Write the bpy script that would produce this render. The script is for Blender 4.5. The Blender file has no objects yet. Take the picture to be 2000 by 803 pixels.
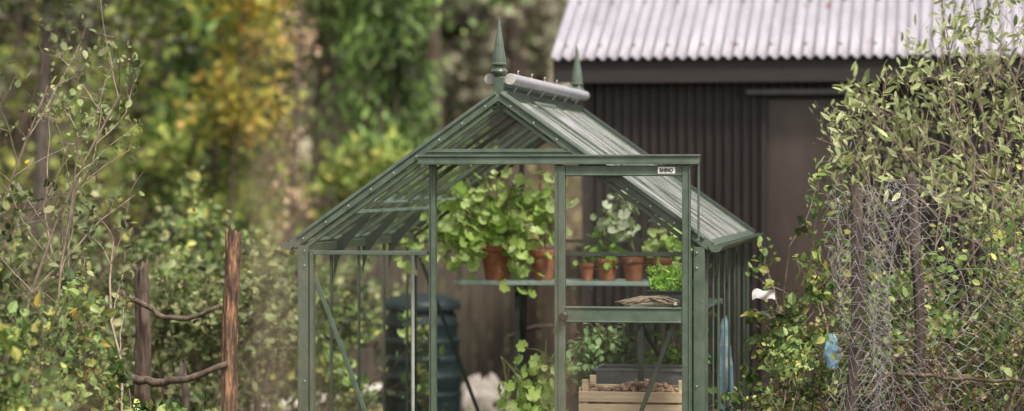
import bpy, math, random
import numpy as np
from mathutils import Vector
random.seed(11)
rng = np.random.default_rng(11)
scene = bpy.context.scene
COL = scene.collection
def rad(a): return math.radians(a)

# ------------------------------------------------------------------ mesh helpers
def unit(v):
    n = np.linalg.norm(v, axis=-1, keepdims=True)
    return v / np.where(n < 1e-9, 1, n)

def np_mesh(name, V, F, mats, smooth=False, mi=None):
    V = np.asarray(V, dtype=np.float32); F = np.asarray(F, dtype=np.int32)
    me = bpy.data.meshes.new(name)
    me.vertices.add(len(V)); me.vertices.foreach_set('co', V.ravel())
    k = F.shape[1]
    me.loops.add(F.size); me.loops.foreach_set('vertex_index', F.ravel())
    me.polygons.add(len(F)); me.polygons.foreach_set('loop_start', np.arange(len(F), dtype=np.int32) * k)
    me.polygons.foreach_set('use_smooth', np.full(len(F), smooth))
    if mi is not None: me.polygons.foreach_set('material_index', np.asarray(mi, dtype=np.int32))
    me.update(calc_edges=True)
    for m in (mats if isinstance(mats, (list, tuple)) else [mats]): me.materials.append(m)
    return me

def obj(name, me, parent=None, loc=(0, 0, 0), rz=0, **props):
    o = bpy.data.objects.new(name, me)
    COL.objects.link(o)
    o.location = loc; o.rotation_euler = (0, 0, rz)
    if parent is not None: o.parent = parent
    for k, v in props.items(): o[k] = v
    return o

def thing(name, label, category, loc=(0, 0, 0), rz=0, me=None, group=None):
    o = obj(name, me, None, loc, rz, label=label, category=category)
    if me is None: o.empty_display_size = 0.2
    if group: o['group'] = group
    return o

class MB:
    """polygon mesh builder"""
    def __init__(s): s.v = []; s.f = []; s.m = []
    def add(s, vs, fs, m=0):
        b = len(s.v); s.v += [tuple(map(float, v)) for v in vs]
        for f in fs: s.f.append(tuple(b + i for i in f)); s.m.append(m)
    def box(s, x0, x1, y0, y1, z0, z1, m=0):
        s.add([(x0,y0,z0),(x1,y0,z0),(x1,y1,z0),(x0,y1,z0),(x0,y0,z1),(x1,y0,z1),(x1,y1,z1),(x0,y1,z1)],
              [(0,3,2,1),(4,5,6,7),(0,1,5,4),(1,2,6,5),(2,3,7,6),(3,0,4,7)], m)
    def beam(s, a, b, w, h, up=(0, 0, 1), m=0):
        a = np.array(a, float); b = np.array(b, float); d = unit(b - a); u = np.array(up, float)
        sd = unit(np.cross(d, u)); u = np.cross(sd, d)
        vs = []
        for p in (a, b):
            for i, j in ((-1,-1),(1,-1),(1,1),(-1,1)): vs.append(p + sd*w/2*i + u*h/2*j)
        s.add(vs, [(0,1,2,3),(7,6,5,4),(0,4,5,1),(1,5,6,2),(2,6,7,3),(3,7,4,0)], m)
    def tube(s, pts, r, n=8, m=0, caps=True):
        pts = np.array(pts, float); r = np.broadcast_to(np.array(r, float), (len(pts),))
        R = rings(pts, r, n).reshape(-1, 3)
        fs = []
        for i in range(len(pts)-1):
            for j in range(n): fs.append((i*n+j, i*n+(j+1)%n, (i+1)*n+(j+1)%n, (i+1)*n+j))
        if caps: fs.append(tuple(range(n))[::-1]); fs.append(tuple((len(pts)-1)*n+j for j in range(n)))
        s.add(R, fs, m)
    def lathe(s, prof, n=16, c=(0, 0, 0), m=0):
        vs = []; fs = []
        for (r, z) in prof:
            for j in range(n):
                a = 2*math.pi*(j+.5)/n
                vs.append((c[0]+r*math.cos(a), c[1]+r*math.sin(a), c[2]+z))
        for i in range(len(prof)-1):
            for j in range(n): fs.append((i*n+j, i*n+(j+1)%n, (i+1)*n+(j+1)%n, (i+1)*n+j))
        fs.append(tuple(range(n))[::-1]); fs.append(tuple((len(prof)-1)*n+j for j in range(n)))
        s.add(vs, fs, m)
    def mesh(s, name, mats, smooth=False):
        me = bpy.data.meshes.new(name); me.from_pydata(s.v, [], s.f)
        for m in (mats if isinstance(mats, (list, tuple)) else [mats]): me.materials.append(m)
        me.polygons.foreach_set('material_index', s.m)
        me.polygons.foreach_set('use_smooth', [smooth]*len(s.f))
        me.update(); return me

def bevel(o, w=0.003, seg=1):
    b = o.modifiers.new('bevel', 'BEVEL'); b.width = w; b.segments = seg; b.limit_method = 'ANGLE'
    return o
def autosmooth(o, ang=40):
    o.data.polygons.foreach_set('use_smooth', [True]*len(o.data.polygons))
    try: o.data.set_sharp_from_angle(angle=rad(ang))
    except Exception: pass
    return o

def rings(pts, r, n):
    T = unit(np.gradient(pts, axis=0))
    ref = np.array([0.12, 0.07, 1.0]) if abs(T[0][2]) < .8 else np.array([1.0, .1, .05])
    A = unit(np.cross(T, ref)); B = np.cross(T, A)
    a = np.arange(n) * 2 * math.pi / n
    return pts[:, None] + r[:, None, None] * (np.cos(a)[None, :, None]*A[:, None] + np.sin(a)[None, :, None]*B[:, None])

class TB:
    """fast tube accumulator"""
    def __init__(s): s.V = []; s.F = []; s.n = 0
    def tube(s, pts, r, n=5):
        pts = np.asarray(pts, float); r = np.asarray(r, float)
        R = rings(pts, r, n).reshape(-1, 3); k = len(pts)
        i = np.arange(k-1)[:, None]; j = np.arange(n)[None]
        j2 = (j+1) % n
        F = np.stack([i*n+j, i*n+j2, (i+1)*n+j2, (i+1)*n+j], -1).reshape(-1, 4) + s.n
        s.V.append(R); s.F.append(F); s.n += len(R)
    def mesh(s, name, mat, smooth=True): return np_mesh(name, np.concatenate(s.V), np.concatenate(s.F), mat, smooth)

# leaf templates (x across, y along, z normal)
TQ = {
 'quad': (np.array([[0,0,0],[-.38,.5,.04],[0,1,0],[.38,.5,.04]]), np.array([[0,3,2,1]])),
 'leaf': (np.array([[0,0,0],[-.30,.28,.07],[-.27,.66,.07],[0,1,-.05],[.27,.66,.07],[.30,.28,.07],[0,.5,0]]),
          np.array([[0,6,2,1],[0,5,4,6],[6,4,3,2]])),
 'olive': (np.array([[0,0,0],[-.15,.35,.03],[-.12,.75,.02],[0,1,-.03],[.12,.75,.02],[.15,.35,.03]]), np.array([[0,5,2,1],[5,4,3,2]])),
 'round': None,
}
def round_template(n=12):
    vs = [[0, .0, 0]]
    for i in range(n+1):
        a = -math.pi*.5 + .28 + (2*math.pi-.56)*i/n
        r = .5*(1 + (.11 if i % 2 else -.09))
        z = .12 if i % 2 else .03
        vs.append([r*math.cos(a), .42 + r*math.sin(a), z])
    vs[0] = [0, .30, -.05]
    F = []
    for i in range(0, n, 2): F.append([0, 1+i, 2+i, 3+i])
    return np.array(vs), np.array(F)
TQ['round'] = round_template()

def leaves_arr(P, D, size, kind, up=.6, nbias=None):
    T, F = TQ[kind]
    n = len(P)
    D = unit(D)
    N = rng.normal(size=(n, 3)) * .6
    N[:, 2] += up
    if nbias is not None: N += nbias
    S = unit(np.cross(D, N)); N = np.cross(S, D)
    size = np.broadcast_to(size, (n,))[:, None, None]
    V = P[:, None] + size*(T[None, :, 0:1]*S[:, None] + T[None, :, 1:2]*D[:, None] + T[None, :, 2:3]*N[:, None])
    k = len(T)
    FF = (F[None] + (np.arange(n)*k)[:, None, None]).reshape(-1, F.shape[1])
    return V.reshape(-1, 3), FF

def grow(tb, tips, p, d, L, r, lvl, c):
    seg = c.get('seg', 5); d0 = unit(np.array(d, float))
    up = np.array([0, 0, c['up'][min(lvl, len(c['up'])-1)]]); ok = c.get('ok')
    for tries in range(7):
        pts = [np.array(p, float)]; d = d0; ds = [d]
        for i in range(seg):
            d = unit(d + rng.normal(size=3)*c['wander'] + up)
            pts.append(pts[-1] + d*L/seg); ds.append(d)
        if ok is None or ok(pts[-1]): break
        if lvl > 0 and tries > 1: return
        L *= .8
    pts = np.array(pts); last = lvl >= c['max']
    rr = np.linspace(r, r*(.25 if last else .45), seg+1)
    tb.tube(pts, rr, 7 if lvl == 0 and r > .02 else (4 if lvl < 2 else 3))
    if lvl >= c['leaf']:
        for i in range(1, seg+1): tips.append((pts[i], ds[i]))
    if not last:
        n = c['n'][lvl]
        for k in range(n):
            t = random.uniform(c.get('t0', .25), 1.0)*seg if k else seg
            i = min(int(t), seg-1); f = t-i
            q = pts[i]*(1-f) + pts[i+1]*f
            ax = unit(rng.normal(size=3)); side = unit(np.cross(ds[i], ax))
            a = rad(random.uniform(*c['ang']))
            dd = ds[i]*math.cos(a) + side*math.sin(a)
            grow(tb, tips, q, dd, L*random.uniform(*c['ratio']), max(rr[i]*.62, c.get('rmin', .0015)), lvl+1, c)

# ------------------------------------------------------------------ materials
def newmat(name):
    m = bpy.data.materials.new(name); m.use_nodes = True
    nt = m.node_tree; nt.nodes.clear()
    out = nt.nodes.new('ShaderNodeOutputMaterial')
    return m, nt, out
def N(nt, t, **kw):
    n = nt.nodes.new(t)
    for k, v in kw.items():
        if k in n.inputs: n.inputs[k].default_value = v
        else: setattr(n, k, v)
    return n
def ramp(nt, stops, interp='LINEAR'):
    r = nt.nodes.new('ShaderNodeValToRGB'); cr = r.color_ramp; cr.interpolation = interp
    while len(cr.elements) < len(stops): cr.elements.new(.5)
    for e, (p, c) in zip(cr.elements, stops):
        e.position = p; e.color = (*c, 1) if len(c) == 3 else c
    return r

def surf(name, c1, c2, scale=8, rough=.5, metal=0, bump=.1, stretch=(1, 1, 1), detail=6, spots=None, spec=.5, c3=None, lo=.35, hi=.65, r2=None):
    m, nt, out = newmat(name); L = nt.links
    b = N(nt, 'ShaderNodeBsdfPrincipled'); b.inputs['Metallic'].default_value = metal
    b.inputs['Specular IOR Level'].default_value = spec
    tc = N(nt, 'ShaderNodeTexCoord'); mp = N(nt, 'ShaderNodeMapping'); mp.inputs['Scale'].default_value = stretch
    L.new(tc.outputs['Object'], mp.inputs['Vector'])
    no = N(nt, 'ShaderNodeTexNoise'); no.inputs['Scale'].default_value = scale; no.inputs['Detail'].default_value = detail
    no.inputs['Roughness'].default_value = .65
    L.new(mp.outputs[0], no.inputs['Vector'])
    st = [(lo, c1), (hi, c2)] if c3 is None else [(lo, c1), ((lo+hi)/2, c2), (hi, c3)]
    rp = ramp(nt, st); L.new(no.outputs['Fac'], rp.inputs[0])
    colour = rp.outputs[0]
    if spots:
        sc, thr, col = spots
        n2 = N(nt, 'ShaderNodeTexNoise'); n2.inputs['Scale'].default_value = sc; n2.inputs['Detail'].default_value = 8
        L.new(mp.outputs[0], n2.inputs['Vector'])
        r3 = ramp(nt, [(thr, (0, 0, 0)), (min(thr+.05, 1), (1, 1, 1))]); L.new(n2.outputs['Fac'], r3.inputs[0])
        mx = N(nt, 'ShaderNodeMix', data_type='RGBA'); L.new(r3.outputs[0], mx.inputs[0])
        L.new(colour, mx.inputs[6]); mx.inputs[7].default_value = (*col, 1); colour = mx.outputs[2]
    L.new(colour, b.inputs['Base Color'])
    if r2 is None: b.inputs['Roughness'].default_value = rough
    else:
        mr = N(nt, 'ShaderNodeMapRange'); mr.inputs[3].default_value = rough; mr.inputs[4].default_value = r2
        L.new(no.outputs['Fac'], mr.inputs[0]); L.new(mr.outputs[0], b.inputs['Roughness'])
    bp = N(nt, 'ShaderNodeBump'); bp.inputs['Strength'].default_value = bump; bp.inputs['Distance'].default_value = .01
    L.new(no.outputs['Fac'], bp.inputs['Height']); L.new(bp.outputs[0], b.inputs['Normal'])
    L.new(b.outputs[0], out.inputs[0])
    return m

def leafmat(name, cols, trans=.3, clump=1.6, rough=.5, lo=.45, hi=1.5):
    m, nt, out = newmat(name); L = nt.links
    g = N(nt, 'ShaderNodeNewGeometry')
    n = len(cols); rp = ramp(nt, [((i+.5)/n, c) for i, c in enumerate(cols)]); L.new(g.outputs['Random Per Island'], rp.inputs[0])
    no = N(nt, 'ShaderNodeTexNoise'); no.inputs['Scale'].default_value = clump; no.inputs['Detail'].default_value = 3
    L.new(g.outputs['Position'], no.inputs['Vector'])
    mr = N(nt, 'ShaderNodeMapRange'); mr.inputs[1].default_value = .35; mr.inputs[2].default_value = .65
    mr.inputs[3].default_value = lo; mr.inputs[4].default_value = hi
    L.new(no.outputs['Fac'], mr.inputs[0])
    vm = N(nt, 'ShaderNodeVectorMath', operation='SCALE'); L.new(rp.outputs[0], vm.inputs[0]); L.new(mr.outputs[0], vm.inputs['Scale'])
    b = N(nt, 'ShaderNodeBsdfPrincipled'); b.inputs['Roughness'].default_value = rough
    b.inputs['Specular IOR Level'].default_value = .4
    L.new(vm.outputs[0], b.inputs['Base Color'])
    t = N(nt, 'ShaderNodeBsdfTranslucent'); L.new(vm.outputs[0], t.inputs['Color'])
    mx = N(nt, 'ShaderNodeMixShader'); mx.inputs[0].default_value = trans
    L.new(b.outputs[0], mx.inputs[1]); L.new(t.outputs[0], mx.inputs[2]); L.new(mx.outputs[0], out.inputs[0])
    return m

def glassmat(name, dirt_glare=.06, tint=(.975, .99, .98), rough=.02, spec=1.0, scale=9, dcol=(.42, .40, .36), speck=.25, stretch=(1, 1, 1)):
    m, nt, out = newmat(name); L = nt.links
    tr = N(nt, 'ShaderNodeBsdfTransparent'); tr.inputs[0].default_value = (*tint, 1)
    gl = N(nt, 'ShaderNodeBsdfGlossy'); gl.inputs['Roughness'].default_value = rough
    fr = N(nt, 'ShaderNodeFresnel'); fr.inputs['IOR'].default_value = 1.5
    ml = N(nt, 'ShaderNodeMath', operation='MULTIPLY'); ml.inputs[1].default_value = spec; ml.use_clamp = True; L.new(fr.outputs[0], ml.inputs[0])
    mx = N(nt, 'ShaderNodeMixShader'); L.new(ml.outputs[0], mx.inputs[0]); L.new(tr.outputs[0], mx.inputs[1]); L.new(gl.outputs[0], mx.inputs[2])
    df = N(nt, 'ShaderNodeBsdfDiffuse'); df.inputs[0].default_value = (*dcol, 1)
    tc = N(nt, 'ShaderNodeTexCoord'); mp = N(nt, 'ShaderNodeMapping'); mp.inputs['Scale'].default_value = stretch
    L.new(tc.outputs['Object'], mp.inputs[0])
    no = N(nt, 'ShaderNodeTexNoise'); no.inputs['Scale'].default_value = scale*.3; no.inputs['Detail'].default_value = 5
    n2 = N(nt, 'ShaderNodeTexNoise'); n2.inputs['Scale'].default_value = 110; n2.inputs['Detail'].default_value = 2
    L.new(mp.outputs[0], no.inputs[0]); L.new(tc.outputs['Object'], n2.inputs[0])
    r1 = N(nt, 'ShaderNodeMapRange'); r1.inputs[1].default_value = .35; r1.inputs[2].default_value = .68; r1.inputs[3].default_value = dirt_glare*.1; r1.inputs[4].default_value = dirt_glare*2
    L.new(no.outputs['Fac'], r1.inputs[0])
    r2 = N(nt, 'ShaderNodeMapRange'); r2.inputs[1].default_value = .70; r2.inputs[2].default_value = .76; r2.inputs[3].default_value = 0; r2.inputs[4].default_value = speck
    L.new(n2.outputs['Fac'], r2.inputs[0])
    ad = N(nt, 'ShaderNodeMath', operation='ADD'); L.new(r1.outputs[0], ad.inputs[0]); L.new(r2.outputs[0], ad.inputs[1])
    m2 = N(nt, 'ShaderNodeMixShader'); L.new(ad.outputs[0], m2.inputs[0]); L.new(mx.outputs[0], m2.inputs[1]); L.new(df.outputs[0], m2.inputs[2])
    L.new(m2.outputs[0], out.inputs[0])
    return m

M = {}
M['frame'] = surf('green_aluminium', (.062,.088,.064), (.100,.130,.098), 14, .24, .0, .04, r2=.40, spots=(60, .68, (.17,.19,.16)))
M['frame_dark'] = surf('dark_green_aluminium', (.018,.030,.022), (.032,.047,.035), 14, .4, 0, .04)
M['glass'] = glassmat('greenhouse_glass', .007, spec=.75)
M['sideglass'] = glassmat('side_glass', .012, spec=.30, dcol=(.5, .5, .46))
M['roofglass'] = glassmat('roof_glass', .22, rough=.08, spec=1.6, dcol=(.70, .71, .70), speck=.6, scale=14, stretch=(1, 4.5, 1))  # heavy pale film: some dust, mostly bright reflections put into the colour
M['bolt'] = surf('zinc_bolt', (.45,.46,.44), (.6,.6,.58), 30, .35, .6, .02)
M['roller'] = surf('grey_roller', (.29,.29,.315), (.38,.38,.405), 10, .4, 0, .05)
M['cap'] = surf('pale_plastic', (.36,.35,.33), (.44,.43,.40), 20, .4)
M['black'] = surf('black_plastic', (.012,.012,.012), (.025,.024,.022), 20, .4)
M['white'] = surf('white_enamel', (.60,.60,.58), (.70,.70,.68), 12, .35)
M['palepole'] = surf('pale_painted_tube', (.30,.32,.30), (.40,.41,.39), 12, .35)
M['ink'] = surf('black_ink', (.01,.01,.01), (.015,.015,.015), 20, .5)
M['terra'] = surf('terracotta', (.25,.085,.045), (.40,.155,.085), 12, .8, 0, .15, spots=(18, .62, (.42,.27,.19)))
M['soil'] = surf('soil', (.02,.012,.008), (.06,.038,.024), 40, .95, 0, .8)
M['butt'] = surf('dark_green_plastic', (.005,.012,.014), (.011,.022,.025), 6, .5, 0, .08, spec=.3)
M['crate'] = surf('pale_pine', (.52,.38,.25), (.74,.59,.41), 5, .7, 0, .2, (1, 8, 12))
M['tray'] = surf('grey_tray', (.15,.155,.155), (.22,.225,.22), 20, .5)
M['dtray'] = surf('dark_tray', (.02,.024,.026), (.04,.045,.046), 20, .5)
M['clod'] = surf('dry_tubers', (.20,.12,.075), (.50,.35,.24), 25, .9, 0, .5)
M['bench'] = surf('weathered_bench', (.10,.085,.07), (.19,.165,.13), 6, .8, 0, .3, (1, 10, 10))
M['alu'] = surf('shelf_aluminium', (.24,.33,.30), (.37,.46,.43), 10, .35, .1, .04)
M['shedwall'] = surf('black_corrugated_sheet', (.007,.0048,.0048), (.020,.014,.014), 2.5, .40, 0, .12, (1, 1, .5), spots=(5, .64, (.040,.029,.026)))
M['fascia'] = surf('black_timber', (.009,.0065,.0065), (.021,.015,.015), 9, .65, 0, .3, (.3, 3, 8))
M['sheddoor'] = surf('dark_brown_door', (.034,.025,.021), (.062,.046,.039), 4, .35, 0, .1, (1, 1, .3))
M['drip'] = surf('grey_metal_trim', (.06,.055,.06), (.10,.09,.10), 10, .4, .3)
M['fence'] = surf('weathered_boards', (.038,.029,.022), (.11,.085,.064), 4, .85, 0, .35, (6, 6, .5))
M['stake'] = surf('stripped_bark_stake', (.030,.020,.015), (.12,.068,.044), 9, .92, 0, 1.0, (5, 5, .9), c3=(.40,.21,.11), lo=.38, hi=.66)
M['bark'] = surf('brown_bark', (.034,.026,.021), (.125,.098,.078), 14, .9, 0, 1.0, (3, 3, .7))
M['barkred'] = surf('reddish_bark', (.045,.032,.025), (.165,.120,.090), 14, .9, 0, 1.0, (3, 3, .7))
M['twig'] = surf('twig', (.08,.055,.040), (.22,.165,.12), 20, .8, 0, .4)
M['twigpale'] = surf('pale_twig', (.17,.13,.095), (.36,.285,.215), 20, .8, 0, .4)
M['wire'] = surf('galvanised_wire', (.24,.225,.23), (.42,.40,.41), 30, .4, .2, 0)
M['bag'] = surf('pale_sack', (.18,.155,.14), (.32,.28,.26), 5, .7, 0, .5)
M['blue'] = surf('blue_plastic_sack', (.16,.32,.46), (.32,.48,.60), 9, .4, 0, .3, spots=(14, .53, (.55,.60,.64)))
M['cloth'] = surf('white_cloth', (.46,.45,.43), (.62,.60,.58), 12, .8, 0, .3)
M['pipe'] = surf('pale_pole', (.46,.43,.40), (.66,.62,.58), 6, .55, 0, .2)
M['stem'] = surf('green_stem', (.10,.13,.04), (.20,.20,.08), 12, .6)

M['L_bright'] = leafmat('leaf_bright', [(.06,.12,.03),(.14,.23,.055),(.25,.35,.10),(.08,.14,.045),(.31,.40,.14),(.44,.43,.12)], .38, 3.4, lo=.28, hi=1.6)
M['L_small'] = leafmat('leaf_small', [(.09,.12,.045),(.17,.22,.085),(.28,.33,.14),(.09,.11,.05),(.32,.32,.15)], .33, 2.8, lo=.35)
M['L_autumn'] = leafmat('leaf_autumn', [(.66,.54,.06),(.64,.30,.06),(.56,.52,.09),(.38,.42,.08),(.70,.46,.07)], .45, 1.4, lo=.7, hi=1.25)
M['L_yellow'] = leafmat('leaf_yellow', [(.66,.58,.10),(.46,.50,.09),(.78,.58,.12),(.32,.42,.08),(.80,.46,.14),(.42,.48,.10)], .45, 2.4, lo=.35, hi=1.35)
M['L_ylgreen'] = leafmat('leaf_yellow_green', [(.20,.29,.06),(.34,.43,.10),(.46,.52,.13),(.12,.18,.05),(.50,.50,.13)], .4, 2.0, lo=.25, hi=1.5)
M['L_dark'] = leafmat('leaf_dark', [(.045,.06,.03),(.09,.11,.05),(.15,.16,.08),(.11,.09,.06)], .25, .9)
M['L_olive'] = leafmat('leaf_olive', [(.20,.25,.09),(.30,.36,.14),(.40,.46,.20),(.15,.18,.07),(.46,.49,.25)], .33, 2, lo=.7, hi=1.3)
M['L_fir'] = leafmat('leaf_fir', [(.09,.16,.045),(.17,.28,.07),(.27,.40,.11),(.08,.13,.045)], .38, 1.6, lo=.25, hi=1.8)
M['L_brown'] = leafmat('leaf_brown', [(.33,.225,.14),(.44,.32,.20),(.25,.165,.10),(.50,.39,.26)], .35, 1.2)
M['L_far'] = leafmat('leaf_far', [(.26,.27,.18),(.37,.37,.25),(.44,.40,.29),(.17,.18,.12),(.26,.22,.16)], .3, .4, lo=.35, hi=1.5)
M['L_ger'] = leafmat('leaf_geranium', [(.44,.60,.15),(.58,.74,.27),(.28,.44,.09),(.68,.80,.38),(.52,.67,.19)], .45, 5, lo=.85, hi=1.25)
M['L_pale'] = leafmat('leaf_variegated', [(.62,.70,.48),(.78,.80,.66),(.42,.55,.28)], .4, 5, lo=.9, hi=1.15)
M['L_fresh'] = leafmat('leaf_fresh', [(.18,.38,.05),(.30,.54,.09),(.40,.62,.12)], .4, 5, lo=.8, hi=1.2)
M['L_kale'] = leafmat('leaf_kale', [(.13,.24,.09),(.22,.35,.15),(.31,.45,.20)], .3, 5, lo=.7, hi=1.2)
M['L_litter'] = leafmat('leaf_litter', [(.20,.15,.09),(.28,.21,.13),(.13,.10,.065),(.18,.21,.08),(.36,.28,.13)], .15, .8)
M['ground'] = surf('earth_and_litter', (.040,.028,.020), (.09,.065,.043), 1.5, .95, 0, .6, c3=(.065,.075,.03))

# ------------------------------------------------------------------ ground
def gh(x, y):
    t = np.clip((y-25)/30, 0, 1)
    return 9*t*t*(3-2*t) + .25*np.sin(x*.35+1)*np.clip((y-22)/8, 0, 1)
ax_ = np.concatenate([np.linspace(-220, -24, 14), np.linspace(-20, 20, 41), np.linspace(24, 220, 14)])
ay_ = np.concatenate([np.linspace(-200, -10, 12), np.linspace(-6, 60, 67), np.linspace(70, 260, 12)])
X, Y = np.meshgrid(ax_, ay_); Z = gh(X, Y)
nx = len(ax_); ny = len(ay_)
i, j = np.meshgrid(np.arange(ny-1), np.arange(nx-1), indexing='ij')
F = np.stack([i*nx+j, i*nx+j+1, (i+1)*nx+j+1, (i+1)*nx+j], -1).reshape(-1, 4)
obj('ground', np_mesh('ground', np.stack([X, Y, Z], -1).reshape(-1, 3), F, M['ground'], True), kind='structure')

# ------------------------------------------------------------------ greenhouse
RZ = -0.1723
GO = (-0.06, 11.9, 0)
ca, sa = math.cos(RZ), math.sin(RZ)
def G(x, y, z=0): return (GO[0] + ca*x - sa*y, GO[1] + sa*x + ca*y, z)
gr = thing('greenhouse', 'green aluminium glass greenhouse with pointed finials and open sliding door', 'greenhouse', GO, RZ)
W = .975; LN = 2.5; ZE = 1.565; ZR = 2.255
sl = (ZR-ZE)/W
def zr(x): return ZR - abs(x)*sl

def gable(y, front):
    b = MB(); g = 1 if front else -1
    for s in (-1, 1):
        hw = .026 if front else .012
        b.box(s*.945-hw, s*.945+hw, y-.026, y+.026, 0, ZE-.02)
        if front: b.box(s*.905-.007, s*.905+.007, y-.034, y+.034, 0, ZE-.04)
        b.beam((s*1.0, y-.004*g, zr(1.0)), (s*.004, y-.004*g, ZR), .046, .050, (0, 0, 1))
        b.beam((s*.93, y, zr(.93)-.056), (s*.03, y, ZR-.069), .028, .018)
        b.beam((s*.97, y-.03*g, zr(.97)+.016), (s*.012, y-.03*g, ZR+.010), .014, .012)
    for x0, x1 in ((-.915, -.335), (.30, .915)):
        b.box(x0, x1, y-.014, y+.014, 1.500, 1.520)
    b.box(-.355, .355, y-.024, y+.024, 1.976, 2.002)
    b.box(-.34, .34, y-.030, y+.030, 1.986, 1.992)
    for x in (-.318, .285):
        hw = .015 if front else .009
        b.box(x-hw, x+hw, y-.028, y+.024, 0, 1.97)
        b.box(x-.004, x+.004, y-.036, y+.030, 0, 1.968)
    b.box(-.97, .97, y-.03, y+.03, .0, .06)
    yy = y+.02*g
    b.beam((-.925, yy, 1.46), (-.40, yy, .10), .022, .006, (0, 1, 0))
    b.beam((.925, yy, 1.46), (.42, yy, .10), .022, .006, (0, 1, 0))
    bb = MB()
    for s in (-1, 1):
        for k in range(9):
            x = s*(.06+k*.11)
            p = (x, y-.034*g, zr(x)-.01)
            bb.tube([p, (p[0], p[1]-.005*g, p[2])], .0045, 6)
        for z in (1.45, 1.52, .9, .4):
            bb.tube([(s*.935, y-.026*g, z), (s*.935, y-.034*g, z)], .0045, 6)
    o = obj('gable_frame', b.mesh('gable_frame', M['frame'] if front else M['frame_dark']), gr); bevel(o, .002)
    obj('bolt_row', bb.mesh('bolt_row', M['bolt']), o)
    gm = MB(); q = y+.002
    for s in (-1, 1):
        xi = .33 if s < 0 else .30
        z0 = .06 if (s < 0 or not front) else 1.52
        gm.add([(s*xi, q, z0), (s*.915, q, z0), (s*.915, q, zr(.915)-.07), (s*.37, q, zr(.37)-.07), (s*xi, q, 1.97)], [(0,1,2,3,4)])
    gm.add([(-.33, q, 2.0), (.33, q, 2.0), (0, q, ZR-.09)], [(0,1,2)])
    obj('glass_pane', gm.mesh('glass_pane', M['glass']), o)
gable(0, True)
gable(LN, False)
b = MB()
b.box(-.93, .93, LN-.05, LN-.034, 1.50, 1.520)
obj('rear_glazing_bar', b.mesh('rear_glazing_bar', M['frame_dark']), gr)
for s in (-1, 1):
    b = MB()
    for k in range(0, 9):
        y = .05 + (LN-.10)*k/8
        if s < 0 and k % 2: continue
        if k % 2 == 0:
            b.box(s*.974-.005, s*.974+.005, y-.016, y+.016, .05, ZE-.03)
        else:
            b.box(s*.977-.003, s*.977+.003, y-.008, y+.008, .05, ZE-.03)
    b.box(s*.96-.022, s*.96+.022, .03, LN-.03, ZE-.055, ZE-.015)
    b.box(s*.96-.03, s*.96+.03, .03, LN-.03, 0, .058)
    o = obj('side_wall', b.mesh('side_wall', M['frame']), gr); bevel(o, .001)
    g = MB(); g.add([(s*.975, .04, .06), (s*.975, LN-.04, .06), (s*.975, LN-.04, 1.51), (s*.975, .04, 1.51)], [(0,1,2,3)])
    obj('glass_pane', g.mesh('glass_pane', M['sideglass']), o)
    for k in range(1, 4):
        g = MB()
        y = LN*k/4
        pts = [(s*.955, 1.36), (s*.955, ZE-.02), (s*.76, zr(.76)-.03), (s*.78, zr(.78)-.055), (s*.88, 1.54), (s*.93, 1.46)]
        vs = [(p[0], y-.003, p[1]) for p in pts] + [(p[0], y+.003, p[1]) for p in pts]
        n = 6; fs = [tuple(range(n)), tuple(range(n, 2*n))[::-1]] + [(i, (i+1)%n, n+(i+1)%n, n+i) for i in range(n)]
        g.add(vs, fs)
        obj('corner_bracket', g.mesh('corner_bracket', M['frame_dark']), gr)
    g = MB(); n = 10; prof = []
    for k in range(n+1):
        a = math.pi + math.pi*k/n; prof.append((.034*math.cos(a), .034*math.sin(a)))
    for k in range(n, -1, -1):
        a = math.pi + math.pi*k/n; prof.append((.029*math.cos(a), .029*math.sin(a)+.001))
    m_ = len(prof); vs = [(s*1.022+p[0], -.035, 1.555+p[1]) for p in prof] + [(s*1.022+p[0], LN+.035, 1.555+p[1]) for p in prof]
    fs = [(i, (i+1)%m_, m_+(i+1)%m_, m_+i) for i in range(m_)]
    g.add(vs, fs)
    for yy in (-.038, LN+.034):
        g.add([(s*1.022+p[0], yy, 1.555+p[1]) for p in prof[:n+1]] + [(s*1.022+p[0], yy+.004, 1.555+p[1]) for p in prof[:n+1]],
              [tuple(range(n+1)), tuple(range(n+1, 2*n+2))[::-1]] + [(i, i+1, n+2+i, n+1+i) for i in range(n)])
    obj('gutter', g.mesh('gutter', M['frame']), gr)
# roof
b = MB()
nrm = unit(np.array([sl, 0, 1.0]))
for s in (-1, 1):
    up = (s*nrm[0], 0, nrm[2])
    for k in range(0, 5):
        y = LN*k/4
        if k in (0,): y = .055
        if k == 4: y = LN-.055
        b.beam((s*.985, y, zr(.985)-.004), (s*.03, y, zr(.03)-.004), .030, .012, up)
        o_ = .008
        b.beam((s*.985+s*nrm[0]*o_, y, zr(.985)-.004+nrm[2]*o_), (s*.03+s*nrm[0]*o_, y, zr(.03)-.004+nrm[2]*o_), .010, .009, up)
        if k < 4:
            y2 = LN*(k+.5)/4
            b.beam((s*.985, y2, zr(.985)+.000), (s*.03, y2, zr(.03)+.000), .012, .011, up)
    b.beam((s*.99, .0, zr(.99)-.0), (s*.99, LN, zr(.99)-.0), .04, .022, up)
b.box(-.035, .035, .01, LN-.01, ZR-.05, ZR+.02)
b.box(-.012, .012, .012, LN-.012, ZR+.02, ZR+.045)
roof = obj('roof', b.mesh('roof', M['frame']), gr); bevel(roof, .0015)
g = MB()
for s in (-1, 1):
    g.add([(s*.97, .03, zr(.97)+.004), (s*.97, LN-.03, zr(.97)+.004), (s*.04, LN-.03, zr(.04)+.004), (s*.04, .03, zr(.04)+.004)], [(0,1,2,3)])
obj('glass_pane', g.mesh('glass_pane', M['roofglass']), roof)
b = MB()
b.box(-.735, -.715, .05, LN-.05, 1.697, 1.711); b.box(-.60, -.585, .05, LN-.05, 1.747, 1.757)
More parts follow.
